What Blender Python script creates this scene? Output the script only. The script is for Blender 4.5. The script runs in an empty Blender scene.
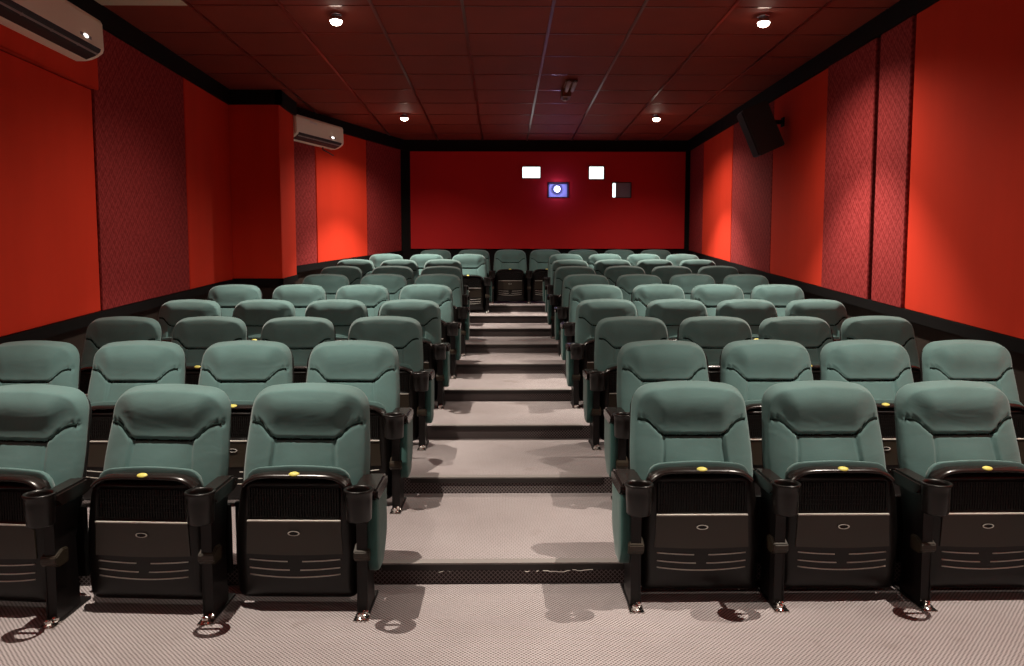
import bpy, bmesh, math, random
from mathutils import Vector, Matrix
random.seed(4)
sc = bpy.context.scene
C = sc.collection
PI = math.pi

# ------------------------------------------------------------------ measures
CAM_H = 1.386
RISE, TREAD, FIRST = 0.0947, 1.028, 3.380      # stepped auditorium floor
CEIL = 3.556
BACK_Y = 13.2
FRONT_Y = -4.0
LX = -3.35                                      # near left wall

def step_y(k): return 3.335 if k == 0 else FIRST + TREAD * k

# ------------------------------------------------------------------ materials
def mat(name, col, rough=0.6, metal=0.0, spec=0.5, emit=None, estr=0.0, coat=0.0):
    m = bpy.data.materials.new(name); m.use_nodes = True
    b = m.node_tree.nodes['Principled BSDF']
    b.inputs['Base Color'].default_value = (*col, 1)
    b.inputs['Roughness'].default_value = rough
    b.inputs['Metallic'].default_value = metal
    b.inputs['Specular IOR Level'].default_value = spec
    b.inputs['Coat Weight'].default_value = coat
    if emit:
        b.inputs['Emission Color'].default_value = (*emit, 1)
        b.inputs['Emission Strength'].default_value = estr
    return m

class NT:
    def __init__(s, m):
        s.t = m.node_tree; s.n = s.t.nodes; s.b = s.n['Principled BSDF']
    def node(s, typ, **kw):
        n = s.n.new(typ)
        for k, v in kw.items(): setattr(n, k, v)
        return n
    def link(s, a, b): s.t.links.new(a, b)
    def math(s, op, a, b=None, clamp=False):
        n = s.node('ShaderNodeMath', operation=op); n.use_clamp = clamp
        for i, v in enumerate((a, b)):
            if v is None: continue
            if isinstance(v, (int, float)): n.inputs[i].default_value = v
            else: s.link(v, n.inputs[i])
        return n.outputs[0]
    def mix(s, f, a, b):
        n = s.node('ShaderNodeMix', data_type='RGBA')
        for i, v in ((0, f), (6, a), (7, b)):
            if isinstance(v, (int, float)): n.inputs[i].default_value = v
            elif isinstance(v, tuple): n.inputs[i].default_value = (*v, 1)
            else: s.link(v, n.inputs[i])
        return n.outputs[2]
    def noise(s, vec, scale, detail=2.0):
        n = s.node('ShaderNodeTexNoise'); n.inputs['Scale'].default_value = scale
        n.inputs['Detail'].default_value = detail
        s.link(vec, n.inputs['Vector']); return n.outputs['Fac']
    def ramp(s, f, a, b):
        n = s.node('ShaderNodeMapRange'); n.clamp = True
        n.inputs['From Min'].default_value = a; n.inputs['From Max'].default_value = b
        s.link(f, n.inputs['Value']); return n.outputs[0]
    def bump(s, h, strength, dist):
        n = s.node('ShaderNodeBump'); n.inputs['Strength'].default_value = strength
        n.inputs['Distance'].default_value = dist
        s.link(h, n.inputs['Height']); s.link(n.outputs[0], s.b.inputs['Normal'])

def obj_coords(t): return t.node('ShaderNodeTexCoord').outputs['Object']

def fabric_material(name, col, dirt):
    m = mat(name, col, 0.9, spec=0.25); t = NT(m)
    co = obj_coords(t)
    info = t.node('ShaderNodeObjectInfo')
    off = t.node('ShaderNodeVectorMath', operation='ADD')
    t.link(co, off.inputs[0])
    cmb = t.node('ShaderNodeCombineXYZ')
    r = t.math('MULTIPLY', info.outputs['Random'], 37.0)
    t.link(r, cmb.inputs[0]); t.link(r, cmb.inputs[2]); t.link(cmb.outputs[0], off.inputs[1])
    v = off.outputs[0]
    big = t.ramp(t.noise(v, 5.0, 3), 0.42, 0.72)
    fine = t.noise(v, 220.0, 1)
    c = t.mix(t.math('MULTIPLY', big, 0.55), col, dirt)
    bright = tuple(min(1, x * 1.25) for x in col)
    c = t.mix(t.math('MULTIPLY', fine, 0.35), c, bright)
    t.link(c, t.b.inputs['Base Color'])
    wr = t.node('ShaderNodeTexNoise'); wr.inputs['Scale'].default_value = 7.0
    wr.inputs['Detail'].default_value = 2; wr.inputs['Distortion'].default_value = 0.7
    st = t.node('ShaderNodeVectorMath', operation='MULTIPLY')
    st.inputs[1].default_value = (0.7, 1.0, 1.5); t.link(v, st.inputs[0]); t.link(st.outputs[0], wr.inputs['Vector'])
    t.bump(t.math('ADD', t.math('MULTIPLY', wr.outputs['Fac'], 1.0), t.math('MULTIPLY', fine, 0.04)), 0.12, 0.03)
    t.b.inputs['Sheen Weight'].default_value = 0.22
    t.b.inputs['Sheen Roughness'].default_value = 0.5
    return m

M = {}
M['green'] = fabric_material('green_seat_fabric', (0.090, 0.168, 0.163), (0.058, 0.098, 0.090))
M['green_panel'] = fabric_material('green_side_fabric', (0.034, 0.098, 0.088), (0.026, 0.075, 0.068))
M['seam_shade'] = mat('dark_seam_shade', (0.006, 0.013, 0.011), 0.9, spec=0.1)
M['plastic'] = mat('black_plastic', (0.006, 0.0045, 0.004), 0.34, spec=.35)
M['plastic_dull'] = mat('dull_black_plastic', (0.005, 0.004, 0.0035), 0.55, spec=.3)
M['brown_gloss'] = mat('brown_gloss_plastic', (0.014, 0.009, 0.008), 0.26, spec=.45)
M['panel_plastic'] = mat('brown_panel_plastic', (0.032, 0.024, 0.016), 0.34)
M['ledge'] = mat('pale_edge', (0.6, 0.57, 0.52), 0.35)  # pale tone of the ledge, badge ring and grooves
M['chrome'] = mat('chrome', (0.75, 0.72, 0.68), 0.18, 1.0)
M['yellow'] = mat('yellow_sticker', (0.66, 0.60, 0.13), 0.5)
M['steel'] = mat('dark_steel', (0.008, 0.006, 0.006), 0.42, 0.2, spec=.35)

def carpet_material():
    m = mat('woven_carpet', (0.3, 0.25, 0.24), 0.92, spec=0.2); t = NT(m)
    g = t.node('ShaderNodeNewGeometry')
    sep = t.node('ShaderNodeSeparateXYZ'); t.link(g.outputs['Position'], sep.inputs[0])
    x = sep.outputs[0]; yz = t.math('ADD', sep.outputs[1], sep.outputs[2])
    nz = t.noise(g.outputs['Position'], 30.0, 2)
    x = t.math('ADD', x, t.math('MULTIPLY', nz, 0.006))
    p = 0.0085
    sx = t.math('SINE', t.math('MULTIPLY', x, 2 * PI / (p * 2)))
    sy = t.math('SINE', t.math('MULTIPLY', yz, 2 * PI / (p * 2.2)))
    f = t.math('MULTIPLY', sx, sy)
    w = t.ramp(f, -0.15, 0.55)
    big = t.noise(g.outputs['Position'], 1.6, 4)
    lightc = t.mix(t.ramp(big, 0.35, 0.7), (0.47, 0.42, 0.425), (0.37, 0.325, 0.325))
    spots = t.ramp(t.noise(g.outputs['Position'], 4.5, 3), 0.66, 0.76)
    lightc = t.mix(t.math('MULTIPLY', spots, 0.4), lightc, (0.20, 0.15, 0.12))
    c = t.mix(w, lightc, (0.15, 0.125, 0.125))
    t.link(c, t.b.inputs['Base Color'])
    t.bump(t.math('MULTIPLY', w, -1.0), 0.5, 0.003)
    return m
def riser_material():
    m = mat('woven_carpet_riser', (0.1, 0.08, 0.08), 0.92, spec=0.2); t = NT(m)
    g = t.node('ShaderNodeNewGeometry')
    sep = t.node('ShaderNodeSeparateXYZ'); t.link(g.outputs['Position'], sep.inputs[0])
    p = 0.020
    a = t.math('ABSOLUTE', t.math('SINE', t.math('MULTIPLY', t.math('ADD', sep.outputs[0], sep.outputs[2]), PI / p)))
    b = t.math('ABSOLUTE', t.math('SINE', t.math('MULTIPLY', t.math('SUBTRACT', sep.outputs[0], sep.outputs[2]), PI / p)))
    f = t.math('MINIMUM', a, b)
    c = t.mix(t.ramp(f, 0.55, 0.2), (0.035, 0.025, 0.024), (0.20, 0.17, 0.17))
    t.link(c, t.b.inputs['Base Color'])
    return m
M['carpet'] = carpet_material()
M['riser'] = riser_material()
M['nosing_top'] = mat('worn_grey_nosing', (0.25, 0.225, 0.215), 0.6)
M['nosing_front'] = mat('black_nosing', (0.016, 0.011, 0.010), 0.5)
M['scuff'] = mat('pale_scuff', (0.6, 0.55, 0.5), 0.8)

def red_material():
    m = mat('red_velvet_panel', (0.55, 0.022, 0.008), 0.85, spec=0.2); t = NT(m)
    g = t.node('ShaderNodeNewGeometry')
    mp = t.node('ShaderNodeVectorMath', operation='MULTIPLY'); mp.inputs[1].default_value = (3.0, 3.0, 0.5)
    t.link(g.outputs['Position'], mp.inputs[0])
    c = t.mix(t.noise(mp.outputs[0], 1.2, 3), (0.74, 0.042, 0.015), (0.60, 0.032, 0.010))
    t.link(c, t.b.inputs['Base Color'])
    t.b.inputs['Sheen Weight'].default_value = 0.15
    t.b.inputs['Sheen Tint'].default_value = (1, 0.15, 0.1, 1)
    t.bump(t.noise(g.outputs['Position'], 160, 1), 0.15, 0.004)
    return m
def pattern_material():
    m = mat('patterned_red_panel', (0.3, 0.02, 0.03), 0.85, spec=0.2); t = NT(m)
    g = t.node('ShaderNodeNewGeometry')
    sep = t.node('ShaderNodeSeparateXYZ'); t.link(g.outputs['Position'], sep.inputs[0])
    a = t.math('ADD', sep.outputs[1], t.math('MULTIPLY', sep.outputs[0], 0.9)); z = sep.outputs[2]
    k = 2 * PI / 0.10
    f1 = t.math('MULTIPLY', t.math('SINE', t.math('MULTIPLY', a, k)), t.math('SINE', t.math('MULTIPLY', z, k)))
    f2 = t.math('MULTIPLY', t.math('SINE', t.math('MULTIPLY', a, k * 2.5)), t.math('COSINE', t.math('MULTIPLY', z, k * 2)))
    n = t.noise(g.outputs['Position'], 42, 3)
    f = t.math('ADD', t.math('ADD', t.math('MULTIPLY', f1, 0.20), t.math('MULTIPLY', f2, 0.28)), t.math('MULTIPLY', n, 1.6))
    c = t.mix(t.ramp(f, 0.45, 1.15), (0.35, 0.043, 0.042), (0.20, 0.014, 0.014))
    t.link(c, t.b.inputs['Base Color'])
    return m
M['red'] = red_material()
M['pattern'] = pattern_material()
M['red_back'] = mat('deep_red_fabric', (0.56, 0.018, 0.020), 0.8, spec=0.25)
M['black_trim'] = mat('black_trim_paint', (0.006, 0.005, 0.005), 0.7, spec=.15)
M['dado'] = mat('dark_brown_wall_carpet', (0.036, 0.026, 0.021), 0.9, spec=0.15)
M['wall'] = mat('dark_wall_paint', (0.020, 0.010, 0.009), 0.8)

def ceiling_material():
    m = mat('dark_red_ceiling_tile', (0.10, 0.025, 0.018), 0.7, spec=0.3); t = NT(m)
    g = t.node('ShaderNodeNewGeometry')
    c = t.mix(t.noise(g.outputs['Position'], 2.5, 4), (0.235, 0.030, 0.014), (0.165, 0.022, 0.011))
    t.link(c, t.b.inputs['Base Color'])
    t.bump(t.noise(g.outputs['Position'], 140, 2), 0.2, 0.004)
    return m
M['ceiling'] = ceiling_material()
M['tbar'] = mat('dark_red_painted_metal_bar', (0.13, 0.022, 0.015), 0.28, 0.4)
M['beige'] = mat('beige_tile', (0.52, 0.42, 0.30), 0.8)
M['white'] = mat('off_white_plastic', (0.90, 0.82, 0.66), 0.38)
M['dark_slot'] = mat('dark_louvre', (0.012, 0.010, 0.010), 0.5)
M['vane'] = mat('grey_vane', (0.30, 0.28, 0.27), 0.35)
M['display'] = mat('lit_display', (0.8, 0.8, 0.8), 0.4, emit=(1.0, 0.97, 0.93), estr=1.3)
M['chip'] = mat('pale_badge', (0.85, 0.83, 0.8), 0.25)
M['speaker'] = mat('speaker_black', (0.020, 0.018, 0.016), 0.6)
M['grille'] = mat('speaker_grille', (0.012, 0.012, 0.012), 0.8)
M['lamp'] = mat('glowing_lamp', (1, 1, 1), 0.5, emit=(1.0, 0.90, 0.74), estr=14.0)
M['lampring'] = mat('silver_lamp_ring', (0.55, 0.56, 0.60), 0.25, 0.9)
M['booth_white'] = mat('lit_booth_window', (0.8, 0.9, 0.88), 0.4, emit=(0.88, 1.0, 0.97), estr=1.15)
M['booth_frame'] = mat('booth_opening_frame', (0.03, 0.012, 0.012), 0.6)
M['grey_pane'] = mat('grey_window_pane', (0.26, 0.30, 0.42), 0.35)
M['proj_body_glow'] = mat('projector_body', (0.30, 0.33, 0.50), 0.4, emit=(0.25, 0.28, 0.85), estr=0.14)  # faint blue light put into the casing and lens barrel colour
M['proj_lens'] = mat('projector_lens_light', (1, 1, 1), 0.3, emit=(0.70, 0.72, 1.0), estr=14.0)
M['screen'] = mat('white_cinema_screen', (0.78, 0.78, 0.78), 0.9)
M['fixture'] = mat('pale_fixture', (0.45, 0.38, 0.42), 0.4)
M['fixture_brown'] = mat('brown_fixture_block', (0.16, 0.055, 0.02), 0.5)

# ------------------------------------------------------------------ mesh helpers
def me_from(bm, name, m, smooth=False):
    bmesh.ops.recalc_face_normals(bm, faces=bm.faces)
    me = bpy.data.meshes.new(name); bm.to_mesh(me); bm.free()
    for mm in (m if isinstance(m, (list, tuple)) else [m]): me.materials.append(mm)
    if smooth:
        for p in me.polygons: p.use_smooth = True
    return me
def link(name, me, parent=None):
    o = bpy.data.objects.new(name, me); C.objects.link(o)
    if parent: o.parent = parent
    return o
def empty(name, loc, rz=0.0):
    o = bpy.data.objects.new(name, None); C.objects.link(o)
    o.location = loc; o.rotation_euler = (0, 0, rz); o.empty_display_size = 0.1
    return o
def tag(o, label, cat, group=None):
    o['label'] = label; o['category'] = cat
    if group: o['group'] = group
    return o
def struct(o): o['kind'] = 'structure'; return o

def add_box(bm, a, b, bev=0.0, mtx=None, seg=2, mi=0):
    before = set(bm.faces)
    r = bmesh.ops.create_cube(bm, size=1.0)
    vs = r['verts']
    c = [(a[i] + b[i]) / 2 for i in range(3)]; s = [abs(b[i] - a[i]) for i in range(3)]
    for v in vs: v.co = Vector((v.co.x * s[0] + c[0], v.co.y * s[1] + c[1], v.co.z * s[2] + c[2]))
    fs = set(f for v in vs for f in v.link_faces)
    if bev > 0:
        es = list(set(e for v in vs for e in v.link_edges))
        r2 = bmesh.ops.bevel(bm, geom=es, offset=bev, segments=seg, affect='EDGES', profile=0.6)
        fs = set(bm.faces) - before
        vs = list(set(v for f in fs for v in f.verts))
    for f in fs:
        if f.is_valid: f.material_index = mi
    if mtx:
        for v in vs: v.co = mtx @ v.co
    return vs
def add_prism(bm, poly, axis_fn, d0, d1, mi=0):
    """poly: list of 2D points, extruded from d0 to d1; axis_fn(p, d) -> 3D"""
    a = [bm.verts.new(axis_fn(p, d0)) for p in poly]; b = [bm.verts.new(axis_fn(p, d1)) for p in poly]
    n = len(poly)
    fs = [bm.faces.new(a), bm.faces.new(b[::-1])]
    for i in range(n): fs.append(bm.faces.new((a[i], a[(i + 1) % n], b[(i + 1) % n], b[i])))
    for f in fs: f.material_index = mi
def add_tube(bm, pts, r, n=8, flat=1.0):
    pts = [Vector(p) for p in pts]; rings = []
    for i, p in enumerate(pts):
        t = (pts[min(i + 1, len(pts) - 1)] - pts[max(i - 1, 0)]).normalized()
        up = Vector((0, 0, 1)) if abs(t.z) < 0.9 else Vector((0, 1, 0))
        s = t.cross(up).normalized(); u = s.cross(t)
        rr = r[i] if isinstance(r, (list, tuple)) else r
        rings.append([bm.verts.new(p + s * math.cos(2 * PI * k / n) * rr + u * math.sin(2 * PI * k / n) * rr * flat) for k in range(n)])
    for a, b in zip(rings, rings[1:]):
        for k in range(n): bm.faces.new((a[k], a[(k + 1) % n], b[(k + 1) % n], b[k]))
    bm.faces.new(rings[0]); bm.faces.new(rings[-1][::-1])
def add_lathe(bm, prof, c, n=28, axis='z'):
    """prof: list of (r, h); closed at ends where r == 0"""
    rings = []
    for r, h in prof:
        if r < 1e-6:
            p = (0, 0, h); ring = [bm.verts.new(p)]
        else: ring = [bm.verts.new((r * math.cos(2 * PI * k / n), r * math.sin(2 * PI * k / n), h)) for k in range(n)]
        rings.append(ring)
    for a, b in zip(rings, rings[1:]):
        for k in range(n):
            q = []
            for v in (a[k % len(a)], a[(k + 1) % len(a)], b[(k + 1) % len(b)], b[k % len(b)]):
                if v not in q: q.append(v)
            if len(q) >= 3: bm.faces.new(q)
    vs = [v for r in rings for v in r]
    for v in vs:
        co = v.co.copy()
        if axis == 'y': co = Vector((co.x, co.z, co.y))
        if axis == 'x': co = Vector((co.z, co.x, co.y))
        v.co = co + Vector(c)
def rounded(poly, N):
    """poly: (x, z, cut) corners -> N evenly spaced outline points"""
    P = []
    n = len(poly)
    for i in range(n):
        p0 = Vector(poly[i - 1][:2]); p1 = Vector(poly[i][:2]); p2 = Vector(poly[(i + 1) % n][:2]); d = poly[i][2]
        a = p1 + (p0 - p1).normalized() * min(d, (p0 - p1).length * .49); b = p1 + (p2 - p1).normalized() * min(d, (p2 - p1).length * .49)
        for k in range(11):
            t = k / 10; P.append(a * (1 - t) ** 2 + p1 * 2 * t * (1 - t) * .985 + p1 * 2 * t * (1 - t) * .015 + b * t * t)
    P.append(P[0].copy())
    L = [0]
    for a, b in zip(P, P[1:]): L.append(L[-1] + (b - a).length)
    out = []; j = 0
    for k in range(N):
        s = L[-1] * k / N
        while L[j + 1] < s: j += 1
        t = (s - L[j]) / max(1e-9, L[j + 1] - L[j]); out.append(P[j].lerp(P[j + 1], t))
    return out
def pillow(poly, N, R, front, back, c):
    """closed cushion: front(x,z,s), back(x,z,s) give y; s is 0 at the centre c and 1 on the outline"""
    out = rounded(poly, N); bm = bmesh.new()
    ss = [1 - (1 - k / R) ** 1.5 for k in range(1, R + 1)]
    c = Vector(c)
    def layer(fn, skip_last, outer=None):
        cv = bm.verts.new((c.x, fn(c.x, c.y, 0), c.y)); rings = []
        for s in ss:
            if s > .99999 and skip_last: rings.append(outer); continue
            ring = []
            for p in out:
                q = c.lerp(p, s); ring.append(bm.verts.new((q.x, fn(q.x, q.y, s), q.y)))
            rings.append(ring)
        for k in range(N): bm.faces.new((cv, rings[0][k], rings[0][(k + 1) % N]))
        for a, b in zip(rings, rings[1:]):
            for k in range(N): bm.faces.new((a[k], a[(k + 1) % N], b[(k + 1) % N], b[k]))
        return rings
    r = layer(front, False); layer(back, True, r[-1])
    return bm
def sstep(a, b, x):
    t = max(0, min(1, (x - a) / (b - a))); return t * t * (3 - 2 * t)

# ------------------------------------------------------------------ room shell
bm = bmesh.new()
# stepped floor: treads + risers as one solid profile
prof = [(FRONT_Y, 0.0)]
for k in range(9):
    y = step_y(k); prof += [(y, RISE * k), (y, RISE * (k + 1))]
prof += [(BACK_Y + .1, RISE * 9)]
XL, XR = -3.5, 3.5
vs = [(bm.verts.new((XL, y, z)), bm.verts.new((XR, y, z))) for y, z in prof]
for (a, b), (c, d) in zip(vs, vs[1:]):
    f = bm.faces.new((a, b, d, c)); f.material_index = 1 if abs(a.co.y - c.co.y) < 1e-5 else 0
lo = [(bm.verts.new((XL, y, -.2)), bm.verts.new((XR, y, -.2))) for y in (FRONT_Y, BACK_Y + .1)]
bm.faces.new((lo[0][0], lo[0][1], lo[1][1], lo[1][0]))
bm.faces.new((lo[0][0], lo[0][1], vs[0][1], vs[0][0])); bm.faces.new((lo[1][0], lo[1][1], vs[-1][1], vs[-1][0]))
struct(link('floor', me_from(bm, 'floor', [M['carpet'], M['riser']])))

bm = bmesh.new(); add_box(bm, (-3.6, FRONT_Y - .1, CEIL), (3.6, BACK_Y + .2, CEIL + .1))
struct(link('ceiling', me_from(bm, 'ceiling', M['ceiling'])))
# painted T-bar grid
bm = bmesh.new()
TB = .746
for k in range(-4, 5):
    x = -.322 + TB * k
    if -3.4 < x < 3.3: add_box(bm, (x - .013, FRONT_Y, CEIL - .008), (x + .013, BACK_Y, CEIL + .01))
k = 0
y = 7.34 - TB * 15
while y < BACK_Y:
    add_box(bm, (-3.35, y - .007, CEIL - .004), (3.3, y + .007, CEIL + .01)); y += TB
struct(link('trim_1', me_from(bm, 'trim_1', M['tbar'])))

# wall footprints (room side faces)
LEFT_NEAR = ((LX, FRONT_Y), (LX, 9.68))
LEFT_FAR = ((-2.79 - .424 * .33, 10.30), (-1.70, BACK_Y))
RIGHT = ((3.42, FRONT_Y), (3.20, BACK_Y))
def rx(y): return 3.42 - .22 * (y - FRONT_Y) / (BACK_Y - FRONT_Y)
def wall_seg(p0, p1, inward, z0, z1, t0, t1, n0=None):
    """slab between t0 and t1 inward of segment p0-p1; z0/z1 may be (at p0, at p1)"""
    p0 = Vector(p0); p1 = Vector(p1); n = Vector(inward)
    z0 = z0 if isinstance(z0, tuple) else (z0, z0); z1 = z1 if isinstance(z1, tuple) else (z1, z1)
    bm = bmesh.new(); q = []
    for p, a, b in ((p0, z0[0], z1[0]), (p1, z0[1], z1[1])):
        for t in (t0, t1):
            e = p + n * t
            q.append((bm.verts.new((e.x, e.y, a)), bm.verts.new((e.x, e.y, b))))
    (a0, a1), (b0, b1), (c0, c1), (d0, d1) = q   # p0t0 p0t1 p1t0 p1t1
    for f in ((b0, d0, d1, b1), (a0, c0, c1, a1), (a0, b0, b1, a1), (c0, d0, d1, c1), (a0, b0, d0, c0), (a1, b1, d1, c1)): bm.faces.new(f)
    return bm
def poly_wall(parts, name, m):
    bm = bmesh.new()
    for b in parts:
        me = bpy.data.meshes.new('tmp'); b.to_mesh(me); b.free(); bm.from_mesh(me); bpy.data.meshes.remove(me)
    return struct(link(name, me_from(bm, name, m)))
fl = Vector((LEFT_FAR[1][0] - LEFT_FAR[0][0], LEFT_FAR[1][1] - LEFT_FAR[0][1])).normalized(); FLN = (fl.y, -fl.x)
NL, NR = (1, 0), (-1, -.0128)
COLX, COLY0, COLY1 = -2.74, 9.66, 10.30
# back-side slabs
poly_wall([wall_seg((LX, FRONT_Y), (LX, COLY0), NL, -.1, CEIL, -.12, 0),
           wall_seg(*LEFT_FAR, FLN, .3, CEIL, -.12, 0)], 'wall_left', M['dado'])
bm = bmesh.new(); add_box(bm, (-3.47, COLY0, .2), (COLX, COLY1, CEIL)); add_box(bm, (-3.47, COLY1, .2), (-2.93, COLY1 + .1, CEIL))
struct(link('wall_left_column', me_from(bm, 'wall_left_column', M['dado']))).name = 'wall_column'
poly_wall([wall_seg(*RIGHT, NR, -.1, CEIL, -.12, 0)], 'wall_right', M['dado'])

# ------------ wall panels
def lerp_pts(P, y):
    for (y0, z0), (y1, z1) in zip(P, P[1:]):
        if y <= y1 or (y1, z1) == P[-1]: return z0 + (z1 - z0) * (y - y0) / (y1 - y0)
RB = [(-4, .30), (FIRST - 1.0, .735), (4.9, .958), (9.07, 1.322), (BACK_Y, 1.72)]     # right raked line
LB = [(-4, .30), (2.4, .72), (5.17, .94), (6.5, 1.05), (9.76, 1.282)]
LFB = [(10.3, 1.41), (BACK_Y, 1.715)]
TOPZ = 3.385
def fp(seg, y):
    (x0, y0), (x1, y1) = seg; t = (y - y0) / (y1 - y0); return (x0 + (x1 - x0) * t, y)
def panel(seg, n, ya, yb, B, m, label, top=TOPZ, th=.035, bot=None, gap=.006, z_extra=0):
    zb = bot if bot else (lerp_pts(B, ya), lerp_pts(B, yb))
    b = wall_seg(fp(seg, ya + gap), fp(seg, yb - gap), n, zb, top, .002, th)
    es = [e for e in b.edges]
    bmesh.ops.bevel(b, geom=es, offset=.006, segments=2, affect='EDGES')
    o = link('wall_panel', me_from(b, 'wall_panel', m))
    tag(o, label, 'wall panel', 'fabric covered wall panels'); return o
# right wall (from back to front)
panel(RIGHT, NR, 12.35, BACK_Y - .03, RB, M['pattern'], 'narrow dark patterned red wall panel in the back right corner')
panel(RIGHT, NR, 10.85, 12.35, RB, M['red'], 'plain red wall panel on right wall, the farthest plain one')
panel(RIGHT, NR, 9.30, 10.85, RB, M['pattern'], 'patterned red wall panel on right wall, left of the loudspeaker')
panel(RIGHT, NR, 7.80, 9.30, RB, M['red'], 'plain red wall panel on right wall holding the loudspeaker shadow')
panel(RIGHT, NR, 6.82, 7.80, RB, M['pattern'], 'patterned red wall panel left of the dark groove on right wall', th=.05)
panel(RIGHT, NR, 6.24, 6.76, RB, M['pattern'], 'narrow patterned red wall panel beside the large plain red panel, right wall', th=.05)
panel(RIGHT, NR, 3.2, 6.22, RB, M['red'], 'large plain red wall panel nearest on the right wall', th=.04)
panel(RIGHT, NR, 0.2, 3.2, RB, M['red'], 'large plain red wall panel on right wall beside the viewer')
panel(RIGHT, NR, -3.9, 0.2, RB, M['red'], 'plain red wall panel on right wall next to the screen')
# left wall
panel(LEFT_NEAR, NL, 3.2, 6.46, LB, M['red'], 'large plain red wall panel on left wall under the air conditioner', top=2.84, th=.03)
panel(LEFT_NEAR, NL, 3.2, 6.52, LB, M['red'], 'upper plain red wall panel behind the near air conditioner', bot=(2.85, 2.85), th=.06)
panel(LEFT_NEAR, NL, 0.2, 3.2, LB, M['red'], 'large plain red wall panel on left wall beside the viewer')
panel(LEFT_NEAR, NL, -3.9, 0.2, LB, M['red'], 'plain red wall panel on left wall next to the screen')
panel(LEFT_NEAR, NL, 6.47, 8.30, LB, M['pattern'], 'wide patterned red wall panel right of the near air conditioner')
panel(LEFT_NEAR, NL, 8.30, COLY0 - .002, LB, M['red'], 'plain red wall panel on left wall just before the column')
panel(LEFT_FAR, FLN, 10.33, 11.01, LFB, M['pattern'], 'narrow patterned red wall panel below the far air conditioner')
panel(LEFT_FAR, FLN, 11.01, 12.2, LFB, M['red'], 'bright plain red wall panel right of the far air conditioner')
panel(LEFT_FAR, FLN, 12.2, BACK_Y - .04, LFB, M['pattern'], 'patterned red wall panel in the back left corner')
# column cladding
b = bmesh.new(); zc = 1.282
add_box(b, (LX + .036, COLY0 - .03, zc), (COLX + .03, COLY0 - .002, TOPZ), .004)
o = link('wall_panel', me_from(b, 'wall_panel', M['red'])); tag(o, 'dark red cladding on the column face towards the seats', 'wall panel', 'fabric covered wall panels')
b = wall_seg((COLX, COLY0), (COLX, COLY1), NL, (zc, 1.325), TOPZ, .002, .03)
o = link('wall_panel', me_from(b, 'wall_panel', M['red'])); tag(o, 'red cladding on the aisle side of the column', 'wall panel', 'fabric covered wall panels')

# black cornice and raked black trims
poly_wall([wall_seg(RIGHT[0], RIGHT[1], NR, TOPZ, CEIL, 0, .07)], 'trim_2', M['black_trim'])
poly_wall([wall_seg((LX, FRONT_Y), (LX, COLY0), NL, TOPZ, CEIL, 0, .07),
           wall_seg((LX, COLY0), (COLX + .07, COLY0), (0, -1), TOPZ, CEIL, 0, .07),
           wall_seg((COLX, COLY0 - .07), (COLX, COLY1 + .02), NL, TOPZ, CEIL, 0, .07),
           wall_seg(*LEFT_FAR, FLN, TOPZ, CEIL, 0, .07)], 'trim_3', M['black_trim'])
def rake(seg, n, B, ya, yb, name, h=.085, th=.05):
    parts = []; ys = [ya] + [y for y, z in B if ya < y < yb] + [yb]
    for a, b in zip(ys, ys[1:]):
        za, zb = lerp_pts(B, a), lerp_pts(B, b)
        parts.append(wall_seg(fp(seg, a), fp(seg, b), n, (za - h, zb - h), (za, zb), 0, th))
    poly_wall(parts, name, M['black_trim'])
rake(RIGHT, NR, RB, FRONT_Y + .05, BACK_Y - .02, 'trim_4')
rake(LEFT_NEAR, NL, LB, FRONT_Y + .05, COLY0 - .01, 'trim_5')
rake(LEFT_FAR, FLN, LFB, 10.32, BACK_Y - .03, 'trim_6')
poly_wall([wall_seg((LX, COLY0), (COLX + .04, COLY0), (0, -1), zc - .085, zc, 0, .045),
           wall_seg((COLX, COLY0 - .045), (COLX, COLY1 + .01), NL, (zc - .085, 1.24), (zc, 1.325), 0, .045)], 'trim_7', M['black_trim'])

# ------------ back wall with projection openings
HOLES = {1: (.335, 2.915, .655, 3.125), 2: (1.455, 2.90, 1.725, 3.13), 3: (.770, 2.60, 1.125, 2.855), 4: (1.85, 2.595, 2.18, 2.86)}
def holed(bm, xa, xb, za, zb, y0, y1):
    xs = sorted(set([xa, xb] + [v for h in HOLES.values() for v in (h[0], h[2])]))
    zs = sorted(set([za, zb] + [v for h in HOLES.values() for v in (h[1], h[3])]))
    xs = [x for x in xs if xa <= x <= xb]; zs = [z for z in zs if za <= z <= zb]
    ok = {}
    for i in range(len(xs) - 1):
        for j in range(len(zs) - 1):
            cx, cz = (xs[i] + xs[i + 1]) / 2, (zs[j] + zs[j + 1]) / 2
            ok[i, j] = not any(h[0] < cx < h[2] and h[1] < cz < h[3] for h in HOLES.values())
    V = {}
    def v(i, j, k):
        if (i, j, k) not in V: V[i, j, k] = bm.verts.new((xs[i], (y0, y1)[k], zs[j]))
        return V[i, j, k]
    for (i, j), s in ok.items():
        if not s: continue
        for k in (0, 1): bm.faces.new((v(i, j, k), v(i + 1, j, k), v(i + 1, j + 1, k), v(i, j + 1, k)))
        for di, dj, e in ((-1, 0, ((i, j), (i, j + 1))), (1, 0, ((i + 1, j), (i + 1, j + 1))), (0, -1, ((i, j), (i + 1, j))), (0, 1, ((i, j + 1), (i + 1, j + 1)))):
            if not ok.get((i + di, j + dj), False):
                (a, b_), (c_, d_) = e; bm.faces.new((v(a, b_, 0), v(c_, d_, 0), v(c_, d_, 1), v(a, b_, 1)))
bm = bmesh.new(); holed(bm, -1.95, 3.35, .5, CEIL, BACK_Y, BACK_Y + .16)
struct(link('wall_back', me_from(bm, 'wall_back', M['black_trim'])))
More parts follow.
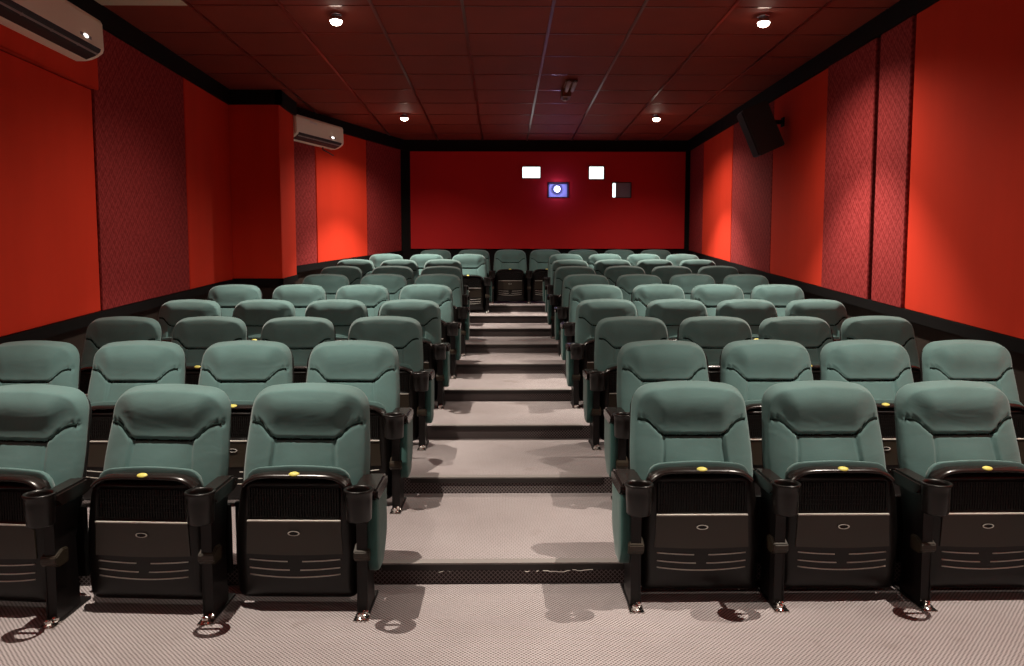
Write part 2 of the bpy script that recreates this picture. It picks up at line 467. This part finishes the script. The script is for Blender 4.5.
bm = bmesh.new(); holed(bm, -1.535, 3.085, 1.745, 3.362, BACK_Y - .03, BACK_Y - .001)
o = link('wall_panel', me_from(bm, 'wall_panel', M['red_back']))
tag(o, 'wide deep red fabric panel covering the back wall around the projection openings', 'wall panel', 'fabric covered wall panels')
# front wall and screen behind the camera
bm = bmesh.new(); add_box(bm, (-3.6, FRONT_Y - .1, -.1), (3.6, FRONT_Y, CEIL))
struct(link('wall_front', me_from(bm, 'wall_front', M['black_trim'])))
bm = bmesh.new(); add_box(bm, (-2.9, FRONT_Y + .02, .75), (2.9, FRONT_Y + .05, 3.3), .004)
o = link('cinema_screen', me_from(bm, 'cinema_screen', M['screen'])); tag(o, 'wide white cinema screen on the front wall behind the viewer', 'screen')
# booth behind (closed dark box)
bm = bmesh.new(); add_box(bm, (-.2, BACK_Y + .16, 2.3), (2.6, BACK_Y + 1.2, 3.4))
struct(link('wall_booth', me_from(bm, 'wall_booth', M['black_trim'])))
def win(n, frame_dark=True):
    x0, z0, x1, z1 = HOLES[n]
    fb = bmesh.new(); t = .012; yy0, yy1 = BACK_Y - .036, BACK_Y + .12
    for a, b in (((x0, z0), (x0 + t, z1)), ((x1 - t, z0), (x1, z1)), ((x0, z0), (x1, z0 + t)), ((x0, z1 - t), (x1, z1))):
        add_box(fb, (a[0], yy0, a[1]), (b[0], yy1, b[1]))
    o = struct(link('window_%d' % n, me_from(fb, 'window_frame', M['booth_frame'])))
    return o, (x0 + t, z0 + t, x1 - t, z1 - t)
for n in (1, 2):
    o, (x0, z0, x1, z1) = win(n)
    bm = bmesh.new(); add_box(bm, (x0, BACK_Y + .02, z0), (x1, BACK_Y + .028, z1))
    link('window_glass', me_from(bm, 'window_glass', M['booth_white']), o)
o, (x0, z0, x1, z1) = win(3)
o, (x0, z0, x1, z1) = win(4)
bm = bmesh.new(); add_box(bm, (x0, BACK_Y + .05, z0), (x1, BACK_Y + .058, z1))
link('window_glass', me_from(bm, 'window_glass', M['booth_white']), o)  # glowing sheet added for light on the reveal; the grey pane covers the rest
bm = bmesh.new(); add_box(bm, (x0 + .055, BACK_Y - .01, z0), (x1, BACK_Y + .03, z1), .004)
s = link('window_cover_pane', me_from(bm, 'window_cover_pane', M['grey_pane']), o); s['label'] = 'dark grey window pane'
# projector
x0, z0, x1, z1 = HOLES[3]
P = empty('projector', (.95, BACK_Y + .1, z0)); tag(P, 'bluish projector in the wall opening with its lens shining brightly', 'projector')
bm = bmesh.new(); add_box(bm, (-.155, -.05, .014), (.155, .05, .235), .012)
for q in (-.12, .12): add_box(bm, (q - .02, -.058, .2), (q + .02, -.045, .225), .003)
link('projector_body', me_from(bm, 'projector_body', M['proj_body_glow']), P)
LPX, LPZ = -.02, .145
bm = bmesh.new(); add_lathe(bm, [(.058, -.05), (.062, -.11), (.05, -.115), (.046, -.06), (0, -.055)], (LPX, 0, LPZ), 28, 'y')
link('lens_barrel', me_from(bm, 'lens_barrel', M['proj_body_glow'], True), P)
bm = bmesh.new(); add_lathe(bm, [(0, -.085), (.03, -.09), (.045, -.10), (.03, -.106), (0, -.108)], (LPX, 0, LPZ), 24, 'y')
link('lens', me_from(bm, 'lens', M['proj_lens'], True), P)
def spot(name, loc, target, power, col, size, blend, radius, parent=None):
    L = bpy.data.lights.new(name, 'SPOT'); L.energy = power; L.color = col; L.spot_size = size; L.spot_blend = blend; L.shadow_soft_size = radius
    o = bpy.data.objects.new(name, L); C.objects.link(o)
    o.location = loc; o.rotation_euler = (Vector(target) - Vector(loc)).to_track_quat('-Z', 'Y').to_euler()
    return o
spot('projector_beam', (.93, BACK_Y - .08, z0 + LPZ), (0, FRONT_Y, 1.75), 330, (.78, .82, 1.0), math.radians(14), .1, .03)
pl = bpy.data.lights.new('projector_spill', 'POINT'); pl.energy = 1.6; pl.color = (.45, .40, 1.0); pl.shadow_soft_size = .03
po = bpy.data.objects.new('projector_spill', pl); C.objects.link(po); po.location = (.93, BACK_Y - .10, z0 + LPZ)

# ------------ step nosings on the aisle
NOSE_X = [(-.53, .57), (-.53, .58), (-.50, .57), (-.48, .57), (-.45, .58), (-.42, .60), (-.42, .60), (-.44, .60), (-.42, .60)]
for k in range(9):
    y = step_y(k); z = RISE * (k + 1); a, b = NOSE_X[k]
    bm = bmesh.new()
    add_box(bm, (a, y - .006, z - .006), (b, y + .045, z + .003), .001, mi=0)
    add_box(bm, (a, y - .009, z - .030), (b, y, z - .004), .001, mi=1)
    o = struct(link('trim_%d' % (8 + k), me_from(bm, 'step_nosing', [M['nosing_top'], M['nosing_front']])))
# scuffs and a pale torn thread line on the first riser
bm = bmesh.new()
for (xa, xb, zz) in ((.10, .12, .062), (.15, .16, .064), (.18, .30, .060), (.31, .40, .064), (-.28, -.26, .060), (-.235, -.23, .062)):
    n = max(2, int((xb - xa) / .012)); pts = [(xa + (xb - xa) * i / n, step_y(0) - .012, zz + random.uniform(-.004, .004)) for i in range(n + 1)]
    add_tube(bm, pts, .0018, 5)
o = link('torn_thread', me_from(bm, 'torn_thread', M['scuff'])); tag(o, 'pale frayed thread along the riser of the first step', 'thread')

# ------------------------------------------------------------------ cinema seat meshes
RECL = .31
def back_y(z): return .055 + RECL * (z - .27)
OUT = [(-.238, .27, .05), (-.276, .50, .15), (-.250, .872, .095), (0, .897, .14), (.250, .872, .095), (.276, .50, .15), (.238, .27, .05)]
def seam_z(x): return .668 + .068 * sstep(.118, .215, abs(x))
def front_back(x, z, s):
    e = math.sqrt(max(0, 1 - s ** 5))
    y = .058 * e
    zs = seam_z(x); d = z - zs
    edge = sstep(1.0, .93, s)
    # head cushion overhangs the seam
    y += edge * (.011 * sstep(-.002, .012, d) + .040 * sstep(.01, .17, d))
    xw = .128 + .02 * sstep(.66, .4, z)
    if d < 0: y += edge * .013 * sstep(xw - .002, xw + .014, abs(x)) * (1 - .3 * sstep(xw, .25, abs(x)))
    y -= edge * .010 * math.exp(-(d / .006) ** 2)
    if d < 0: y -= edge * .006 * math.exp(-((abs(x) - xw) / .005) ** 2)
    y += edge * .016 * math.exp(-((x) / .14) ** 2) * sstep(.68, .55, z)
    return back_y(z) - y
bm = pillow(OUT, 132, 46, front_back, lambda x, z, s: back_y(z) + .02 * math.sqrt(max(0, 1 - s ** 6)), (0, .60))
S = {}
S['backrest'] = me_from(bm, 'backrest', M['green'], True)
SH = [(-.262, .14, .04), (-.279, .50, .15), (-.254, .864, .098), (0, .890, .14), (.254, .864, .098), (.279, .50, .15), (.262, .14, .04)]  # lower edge dropped to stand in for shade behind the seats
bm = pillow(SH, 64, 8, lambda x, z, s: back_y(z) + .004, lambda x, z, s: back_y(z) + .012 + .045 * math.sqrt(max(0, 1 - s ** 8)), (0, .58))
S['back_shell'] = me_from(bm, 'back_shell', M['plastic_dull'], True)
# dark tubes put in for the shade in the head seam and wing seams
bm = bmesh.new()
pts = []
for i in range(49):
    x = -.236 + .472 * i / 48; z = seam_z(x) - .003; pts.append((x, front_back(x, z, .8) - .002 - .006 * sstep(.19, .12, abs(x)) + (.012 * sstep(.20, .236, abs(x))), z))
add_tube(bm, pts, .0078, 6)
for sg in (-1, 1):
    pts = []
    for i in range(16):
        z = .655 - .26 * i / 15; x = sg * (.128 + .02 * sstep(.66, .4, z)); pts.append((x, front_back(x, z, .8) - .0005, z))
    add_tube(bm, pts, .0024, 5)
S['seam_shade'] = me_from(bm, 'seam_shade_line', M['seam_shade'], True)
# folded seat: cushion (behind), shell (towards the screen), rim, panel, badge, grooves
CU = [(-.21, .10, .06), (-.226, .35, .1), (-.214, .592, .060), (0, .608, .1), (.214, .592, .060), (.226, .35, .1), (.21, .10, .06)]
bm = pillow(CU, 72, 16, lambda x, z, s: .006 - .005 * math.sqrt(max(0, 1 - s ** 6)), lambda x, z, s: .012 + .088 * math.sqrt(max(0, 1 - s ** 4)) * (1 if z < .5 else 1 - .2 * sstep(.5, .6, z)), (0, .36))
S['cushion'] = me_from(bm, 'seat_cushion', M['green'], True)
PN = [(-.248, .048, .04), (-.258, .28, .1), (-.240, .47, .12), (-.212, .566, .055), (0, .576, .1), (.212, .566, .055), (.240, .47, .12), (.258, .28, .1), (.248, .048, .04)]
def pan_front(x, z, s):
    y = -.062 * math.sqrt(max(0, 1 - s ** 9))
    y += .040 * sstep(.53, .58, z)                      # top rolls back
    y += .012 * (sstep(.395, .405, z) - sstep(.525, .535, z)) * sstep(.190, .183, abs(x)) * sstep(1, .93, s)   # recess
    return y
bm = pillow(PN, 112, 40, pan_front, lambda x, z, s: .004, (0, .36))
S['shell'] = me_from(bm, 'seat_shell', M['plastic'], True)
# rim: glossy band round the top of the shell
bm = bmesh.new()
rim = []
for i in range(41):
    t = -1 + 2 * i / 40; x = .209 * math.sin(t * PI / 2)
    z = .563 - .040 * abs(math.sin(t * PI / 2)) ** 6
    rim.append((x, -.024, z + .004))
add_tube(bm, rim, .036, 14, .36)
S['rim'] = me_from(bm, 'rim', M['brown_gloss'], True)
bm = bmesh.new(); add_lathe(bm, [(0, .0035), (.80, .0035), (1, .001), (1, -.001), (0, -.001)], (0, 0, 0), 28)
for v in bm.verts: v.co = Vector((v.co.x * .022, -.0470 + v.co.y * .0110 - v.co.z * .9, .5765 + v.co.y * .0070 + v.co.z * .9))
S['sticker'] = me_from(bm, 'sticker', M['yellow'], True)
bm = bmesh.new()
for i in range(34):
    x = -.18 + .36 * i / 33; add_box(bm, (x - .0028, -.060, .40), (x + .0028, -.048, .52))
for z in (.428, .446, .464, .482, .50): add_box(bm, (-.182, -.057, z - .002), (.182, -.048, z + .002))
S['ribs'] = me_from(bm, 'ribbed_grille', M['plastic_dull'])
bm = bmesh.new()
add_prism(bm, [(-.190, .388), (.190, .388), (.196, .252), (.05, .246), (-.05, .246), (-.196, .252)], lambda p, d: (p[0], d, p[1]), -.066, -.055)
S['panel'] = me_from(bm, 'access_panel', M['panel_plastic'])
bm = bmesh.new(); add_box(bm, (-.190, -.071, .386), (.190, -.060, .392), .0015)
S['ledge'] = me_from(bm, 'panel_ledge', M['ledge'])
bm = bmesh.new(); add_lathe(bm, [(0, .001), (.65, .001), (.72, .005), (.95, .005), (1.0, 0), (1, -.004), (0, -.004)], (0, 0, 0), 32)
for v in bm.verts: v.co = Vector((v.co.x * .026, -.067 - v.co.z, .338 + v.co.y * .0105))
S['badge'] = me_from(bm, 'oval_badge', M['plastic'], True)
S['badge'].materials.append(M['ledge'])
for p in S['badge'].polygons:
    r = math.hypot(p.center.x / .026, (p.center.z - .338) / .0105)
    if .74 < r < .97 and p.center.y < -.070: p.material_index = 1
bm = bmesh.new()
def groove(xa, xb, z0, sag):
    pts = []
    for i in range(17):
        x = xa + (xb - xa) * i / 16; pts.append((x, -.0625, z0 - sag * (1 - (x / .185) ** 2)))
    add_tube(bm, pts, .0026, 6)
for sg in (-1, 1):
    groove(sg * .185, sg * .03, .228, .010); groove(sg * .185, sg * .022, .194, .012)
groove(-.185, .185, .166, .014)
S['grooves'] = me_from(bm, 'vent_grooves', M['ledge'], True)
# armrest and cup holder (centred on x = 0)
for nm, xo in (('armrest', .036), ('armrest_end', .066)):
    bm = bmesh.new()
    add_prism(bm, [(-.130, .490), (-.125, .520), (.10, .524), (.15, .512), (.155, .472), (.10, .455), (-.09, .460)], lambda p, d: (d, p[0], p[1]), -.036, xo)
    bmesh.ops.bevel(bm, geom=list(bm.edges), offset=.009, segments=2, affect='EDGES')
    S[nm] = me_from(bm, 'armrest', M['brown_gloss'])
bm = bmesh.new()
add_lathe(bm, [(.040, .415), (.044, .412), (.049, .418), (.052, .50), (.053, .524), (.057, .528), (.058, .535), (.055, .538), (.048, .537), (.045, .528), (.040, .43), (.040, .415)], (0, -.172, 0), 36)
bmesh.ops.remove_doubles(bm, verts=bm.verts, dist=1e-5)
add_box(bm, (-.042, -.180, .416), (.042, -.164, .424))
S['cup'] = me_from(bm, 'cup_holder', M['plastic'], True)
# standard (leg): post, foot bars; bolts; hinge bracket
bm = bmesh.new()
add_prism(bm, [(-.130, .47), (-.128, .44), (-.125, .36), (-.125, .03), (-.130, .006), (.05, .006), (.03, .04), (.02, .30), (.06, .44), (.10, .47)], lambda p, d: (d, p[0], p[1]), -.021, .021)
bmesh.ops.bevel(bm, geom=list(bm.edges), offset=.005, segments=2, affect='EDGES')
add_box(bm, (-.026, -.145, 0), (.026, .11, .012), .003)
S['leg'] = me_from(bm, 'leg', M['steel'])
bm = bmesh.new()
for (x, y) in ((-.004, -.150), (.010, -.124)):
    add_lathe(bm, [(.019, .002), (.019, .010), (.013, .014), (.013, .024), (.008, .030), (0, .031)], (x, y, 0), 14)
add_box(bm, (-.030, -.174, 0), (.030, -.10, .006), .002)
S['bolt'] = me_from(bm, 'foot_bolt', M['chrome'])
bm = bmesh.new()
add_prism(bm, [(-.138, .27), (-.140, .245), (-.12, .225), (-.05, .225), (-.05, .285), (-.09, .29)], lambda p, d: (d, p[0], p[1]), -.032, .032)
bmesh.ops.bevel(bm, geom=list(bm.edges), offset=.004, segments=2, affect='EDGES')
S['bracket'] = me_from(bm, 'hinge_bracket', M['panel_plastic'])
# upholstered end panel on the aisle side (built for +x outward)
SP = [(-.108, .478, .008), (-.118, .24, .03), (-.075, .165, .03), (.045, .165, .03), (.150, .27, .04), (.150, .478, .008)]
o_ = rounded(SP, 60)
bm = bmesh.new()
rings = []
cx_, cz_ = .02, .34
for (x, k) in ((.021, 1.0), (.052, 1.0), (.058, .985), (.061, .95), (.063, .6)):
    rings.append([bm.verts.new((x, cx_ + (p.x - cx_) * k, cz_ + (p.y - cz_) * k)) for p in o_])
for a, b in zip(rings, rings[1:]):
    for k in range(60): bm.faces.new((a[k], a[(k + 1) % 60], b[(k + 1) % 60], b[k]))
bm.faces.new(rings[0]); bm.faces.new(rings[-1][::-1])
S['side'] = me_from(bm, 'side_panel', M['green_panel'], True)

bm = bmesh.new(); add_box(bm, (-.302, .10, .10), (.292, .125, .40), .006)  # added dark board standing in for the shade between chairs
S['gap_shade'] = me_from(bm, 'gap_shade_board', M['plastic_dull'])
def arm(root, sx, end, out):
    a = link('armrest', S['armrest'], root); a.location.x = sx; a.rotation_euler.z = -root.rotation_euler.z
    c = link('cup_holder', S['cup'], a)
    if end:
        a.data = S['armrest_end']
        if out < 0: a.scale.x = -1
    l = link('leg', S['leg'], root); l.location.x = sx; l.rotation_euler.z = -root.rotation_euler.z
    f = link('foot_bolt', S['bolt'], l); f['label'] = 'chrome foot bolt'
    link('hinge_bracket', S['bracket'], l)
    if end:
        s = link('side_panel', S['side'], root); s.location.x = sx; s.rotation_euler.z = -root.rotation_euler.z
        if out < 0: s.scale.x = -1
        s['label'] = 'green upholstered end panel'
def seat(x, y, z, rz, arms, label, tall=1.0):
    t = empty('cinema_chair', (x, y, z), rz); tag(t, label, 'chair', 'rows of green cinema chairs')
    b = link('backrest', S['backrest'], t); link('seam_shade_line', S['seam_shade'], b)
    b.rotation_euler.x = math.radians(random.uniform(-.6, .6)); b.rotation_euler.y = math.radians(random.uniform(-.5, .5))
    link('back_shell', S['back_shell'], t); link('gap_shade_board', S['gap_shade'], t)
    c = link('seat_cushion', S['cushion'], t)
    s = link('seat_shell', S['shell'], t); s.location.z = -.016; c.location.z = -.022
    for nm, k in (('rim', 'rim'), ('ribbed_grille', 'ribs'), ('access_panel', 'panel'), ('vent_grooves', 'grooves')): link(nm, S[k], s)
    link('panel_ledge', S['ledge'], s); link('oval_badge', S['badge'], s)
    st = link('sticker', S['sticker'], s); st['label'] = 'yellow oval sticker'
    for sx, end, out in arms: arm(t, sx, end, out)
    t.scale.z = tall
    return t

ROWN = ['front', 'second', 'third', 'fourth', 'fifth', 'sixth', 'seventh', 'eighth', 'ninth', 'back']
LEFT = [[-.855, -1.46, -2.06], [-.852, -1.45, -2.06, -2.66], [-.82, -1.43, -2.045, -2.65], [-.778, -1.38, -1.987, -2.60],
        [-.74, -1.347, -1.957, -2.57], [-.70, -1.30, -1.93], [-.74, -1.346, -1.963], [-.80, -1.395, -1.997], [-.495, -1.115, -1.724]]
RGT = [[.83, 1.42, 2.025, 2.63], [.926, 1.509, 2.09, 2.675], [.915, 1.50, 2.084, 2.66], [.878, 1.464, 2.058, 2.644], [.911, 1.512, 2.093, 2.675],
       [.92, 1.51, 2.105, 2.69], [.90, 1.506, 2.093, 2.67], [.93, 1.518, 2.093, 2.67], [.95, 1.54, 2.12, 2.70]]
POS = ['on the aisle', 'second from the aisle', 'third from the aisle', 'fourth from the aisle']
EXTRA = ['faded green cinema seat', 'green cinema seat', 'green cinema seat', 'green cinema seat']
for k in range(9):
    z = RISE * k; y = 3.2 + TREAD * k
    for block, xs, sg in (('left', LEFT[k], 1), ('right', RGT[k], -1)):
        for i, x in enumerate(xs):
            a = [(sg * .284, i == 0, sg)]
            if i == len(xs) - 1: a.append((-sg * .284, True, -sg))
            where = 'in the %s row' % ROWN[k] if k else 'in the front row'
            pos = POS[i]
            if k == 0 and block == 'left' and i == 2: pos = 'cut off by the left photo edge'
            if k == 0 and block == 'right' and i == 3: pos = 'cut off by the right photo edge'
            yy = y; rz = math.radians(random.uniform(-.8, .8))
            if k == 0 and block == 'left': yy = y - .055 - .012 * i; rz = math.radians(-1.5 - 2.2 * i); x += .012
            if k >= 1: yy -= .03 if k == 1 else .015
            seat(x, yy, z, rz, a, 'green cinema chair %s, %s block, %s' % (where, block, pos), 1.0 if k < 2 else .965 if k == 3 else .978)
ROW10 = [-1.077, -.457, .13, .715, 1.32, 1.91, 2.51]
L10 = ['leftmost of the back row', 'back row, second from its left end', 'back row, standing at the top of the aisle facing it', 'back row, just right of the aisle end seat',
       'back row, third from its right end', 'back row, second from its right end', 'rightmost of the back row']
for i, x in enumerate(ROW10):
    a = [(-.284, i == 0, -1)]
    if i == len(ROW10) - 1: a.append((.284, True, 1))
    seat(x, 3.2 + TREAD * 9, RISE * 9, 0, a, 'green cinema chair, ' + L10[i], .975)

# ------------------------------------------------------------------ ceiling fixtures
LAMPS = [(-1.40, 3.15, 'ceiling spotlight above the front row, left side'), (2.22, 3.10, 'ceiling spotlight above the front row, right side'),
         (-1.41, 6.81, 'large bright ceiling spotlight, near left one'), (2.245, 6.81, 'large bright ceiling spotlight, near right one'),
         (-1.36, 11.05, 'small bright ceiling spotlight, far left one'), (2.17, 11.05, 'small bright ceiling spotlight, far right one'),
         (-1.40, -.4, 'ceiling spotlight behind the viewer, left side'), (2.20, -.4, 'ceiling spotlight behind the viewer, right side')]
b1 = bmesh.new(); add_lathe(b1, [(0, 0), (.052, 0), (.052, -.008), (.044, -.014), (0, -.014)], (0, 0, 0), 28); R1 = me_from(b1, 'lamp_base', M['lampring'], True)
b1 = bmesh.new(); add_lathe(b1, [(.028, -.012), (.044, -.020), (.054, -.040), (.057, -.056), (.053, -.058), (.050, -.045), (0, -.030)], (0, 0, 0), 28); R2 = me_from(b1, 'lamp_housing', M['lampring'], True)
b1 = bmesh.new(); add_lathe(b1, [(0, -.050), (.049, -.050), (.051, -.062), (.044, -.078), (.026, -.089), (0, -.093)], (0, 0, 0), 28); R3 = me_from(b1, 'bulb', M['lamp'], True)
POW = [205, 205, 225, 225, 230, 215, 45, 45]
for (x, y, lab), pw in zip(LAMPS, POW):
    t = empty('ceiling_spotlight', (x, y, CEIL)); tag(t, lab, 'light', 'ceiling spotlights')
    link('lamp_base', R1, t); h = link('lamp_housing', R2, t); link('bulb', R3, h)
    spot('spot_beam', (x, y, CEIL - .10), (x, y, 0), pw * 1.05, (1.0, .895, .77), math.radians(84), .55, .012)
    spot('spot_spill', (x, y, CEIL - .10), (x, y, 0), pw * .34, (1.0, .88, .74), math.radians(146), .8, .014)

bm = bmesh.new(); add_box(bm, (-3.27, 5.86, CEIL - .012), (-2.575, 6.58, CEIL - .001), .002)
o = link('ceiling_tile', me_from(bm, 'ceiling_tile', M['beige'])); tag(o, 'pale beige ceiling tile above the near air conditioner', 'ceiling tile')
# small pale ceiling device with brown block
t = empty('ceiling_detector', (.80, 9.2, CEIL)); tag(t, 'small pale twin tube device with brown block hanging from ceiling centre', 'detector')
bm = bmesh.new(); add_box(bm, (-.07, -.16, -.03), (.07, .16, -.001), .006)
link('mounting_plate', me_from(bm, 'mounting_plate', M['fixture_brown']), t)
for sx in (-.035, .035):
    bm = bmesh.new(); add_tube(bm, [(sx, -.22, -.05), (sx, .18, -.05)], .022, 12); link('tube', me_from(bm, 'tube', M['fixture'], True), t)
bm = bmesh.new(); add_box(bm, (-.085, .25, -.10), (.03, .47, -.001), .01)
link('brown_block', me_from(bm, 'brown_block', M['fixture_brown']), t)
bm = bmesh.new(); add_lathe(bm, [(0, 0), (.03, 0), (.036, -.012), (.02, -.026), (0, -.03)], (-.03, .40, -.10), 18); link('sensor_dome', me_from(bm, 'sensor_dome', M['fixture'], True), t)

# ------------------------------------------------------------------ air conditioners
def aircon(loc, rz, L, label):
    """length along local y from 0 to L, wall plane at x = 0, depth towards +x, top at z = 0"""
    t = empty('air_conditioner', loc, rz); tag(t, label, 'air conditioner', 'wall mounted air conditioners')
    body = [(0, 0), (.16, 0), (.195, -.012), (.210, -.04), (.214, -.232), (.204, -.258), (.165, -.285), (.12, -.305), (.07, -.315), (0, -.315)]
    bm = bmesh.new(); add_prism(bm, body, lambda p, d: (p[0], d, p[1]), 0, L)
    bmesh.ops.bevel(bm, geom=[e for e in bm.edges if abs(e.verts[0].co.y - e.verts[1].co.y) < 1e-5], offset=.014, segments=3, affect='EDGES')
    b = link('casing', me_from(bm, 'casing', M['white']), t)
    bm = bmesh.new(); add_prism(bm, [(.2155, -.238), (.2075, -.260), (.167, -.289), (.100, -.314), (.100, -.300), (.160, -.278), (.195, -.250), (.205, -.236)], lambda p, d: (p[0], d, p[1]), .06, L - .06)
    lv = link('louvre', me_from(bm, 'louvre', M['dark_slot']), b)
    bm = bmesh.new(); add_box(bm, (.186, .07, -.283), (.193, L - .07, -.268)); 
    for q in (.25, .5, .75): add_box(bm, (.180, L * q - .006, -.285), (.196, L * q + .006, -.264))
    link('vane', me_from(bm, 'vane', M['vane']), lv)
    bm = bmesh.new(); add_lathe(bm, [(0, .003), (.8, .003), (1, 0), (0, 0)], (0, 0, 0), 20)
    for v in bm.verts: v.co = Vector((.2155 + v.co.z, L - .27 + v.co.x * .036, -.196 + v.co.y * .014))
    link('display', me_from(bm, 'display', M['display']), b)
    bm = bmesh.new(); add_box(bm, (.206, L - .35, -.208), (.2152, L - .19, -.184), .004)
    link('display_surround', me_from(bm, 'display_surround', M['vane']), b)
    return t, b
t, b = aircon((LX + .062, 4.86, 3.31), 0, 1.34, 'large white air conditioner at the top left corner of photo')
t, b = aircon((fp(LEFT_FAR, 10.36)[0] + .036, 10.36, 3.42), -math.atan2(fl.x, fl.y), 1.08, 'small white air conditioner beyond the column on the far left wall')
bm = bmesh.new(); add_box(bm, (.212, .30, -.075), (.2135, .36, -.055), .003); add_box(bm, (.212, .38, -.08), (.2135, .46, -.062), .003)
link('name_badge', me_from(bm, 'name_badge', M['chip']), b)
bm = bmesh.new(); add_tube(bm, [(.05, .8, -.31), (.05, .8, -.35), (.05, 1.05, -.40)], .009, 8)
link('drain_hose', me_from(bm, 'drain_hose', M['dark_slot'], True), b)

# ------------------------------------------------------------------ loudspeaker on the right wall
t = empty('loudspeaker', (2.935, 8.9, 2.975)); tag(t, 'black loudspeaker angled down high on the right wall', 'loudspeaker')
mt = Matrix.Rotation(math.radians(-24), 4, 'Y') @ Matrix.Rotation(math.radians(-8), 4, 'Z')
bm = bmesh.new()
add_prism(bm, [(-.15, -.17), (.15, -.13), (.15, .13), (-.15, .17)], lambda p, d: (p[0], p[1], d), -.27, .27)
bmesh.ops.bevel(bm, geom=list(bm.edges), offset=.01, segments=2, affect='EDGES')
for v in bm.verts: v.co = mt @ v.co
cab = link('cabinet', me_from(bm, 'cabinet', M['speaker']), t)
bm = bmesh.new(); add_box(bm, (-.162, -.155, -.255), (-.149, .155, .255), .004)
for v in bm.verts: v.co = mt @ v.co
link('grille', me_from(bm, 'grille', M['grille']), cab)
bm = bmesh.new(); add_box(bm, (.02, -.03, .06), (.255, .03, .10), .004); add_box(bm, (.235, -.04, .03), (.255, .04, .13), .003)
link('bracket', me_from(bm, 'bracket', M['black_trim']), t)

# ------------------------------------------------------------------ camera, world, view
cam = bpy.data.cameras.new('camera'); co = bpy.data.objects.new('camera', cam); C.objects.link(co)
cam.sensor_width = 36; cam.lens = 36 * 775 / 1024
co.location = (0, 0, CAM_H)
co.rotation_euler = (math.radians(90) - math.atan(63 / 775), 0, -math.atan(10 / 775))
cam.clip_start = .05
sc.camera = co
w = bpy.data.worlds.new('world'); sc.world = w; w.use_nodes = True
w.node_tree.nodes['Background'].inputs[0].default_value = (.01, .008, .008, 1)
w.node_tree.nodes['Background'].inputs[1].default_value = .2
vs_ = sc.view_settings
vs_.view_transform = 'Standard'; vs_.look = 'None'; vs_.gamma = 1; vs_.use_curve_mapping = False; vs_.exposure = 0.9
sc.cycles.max_bounces = 8; sc.cycles.diffuse_bounces = 5; sc.cycles.sample_clamp_indirect = 3
sc.cycles.use_denoising = True
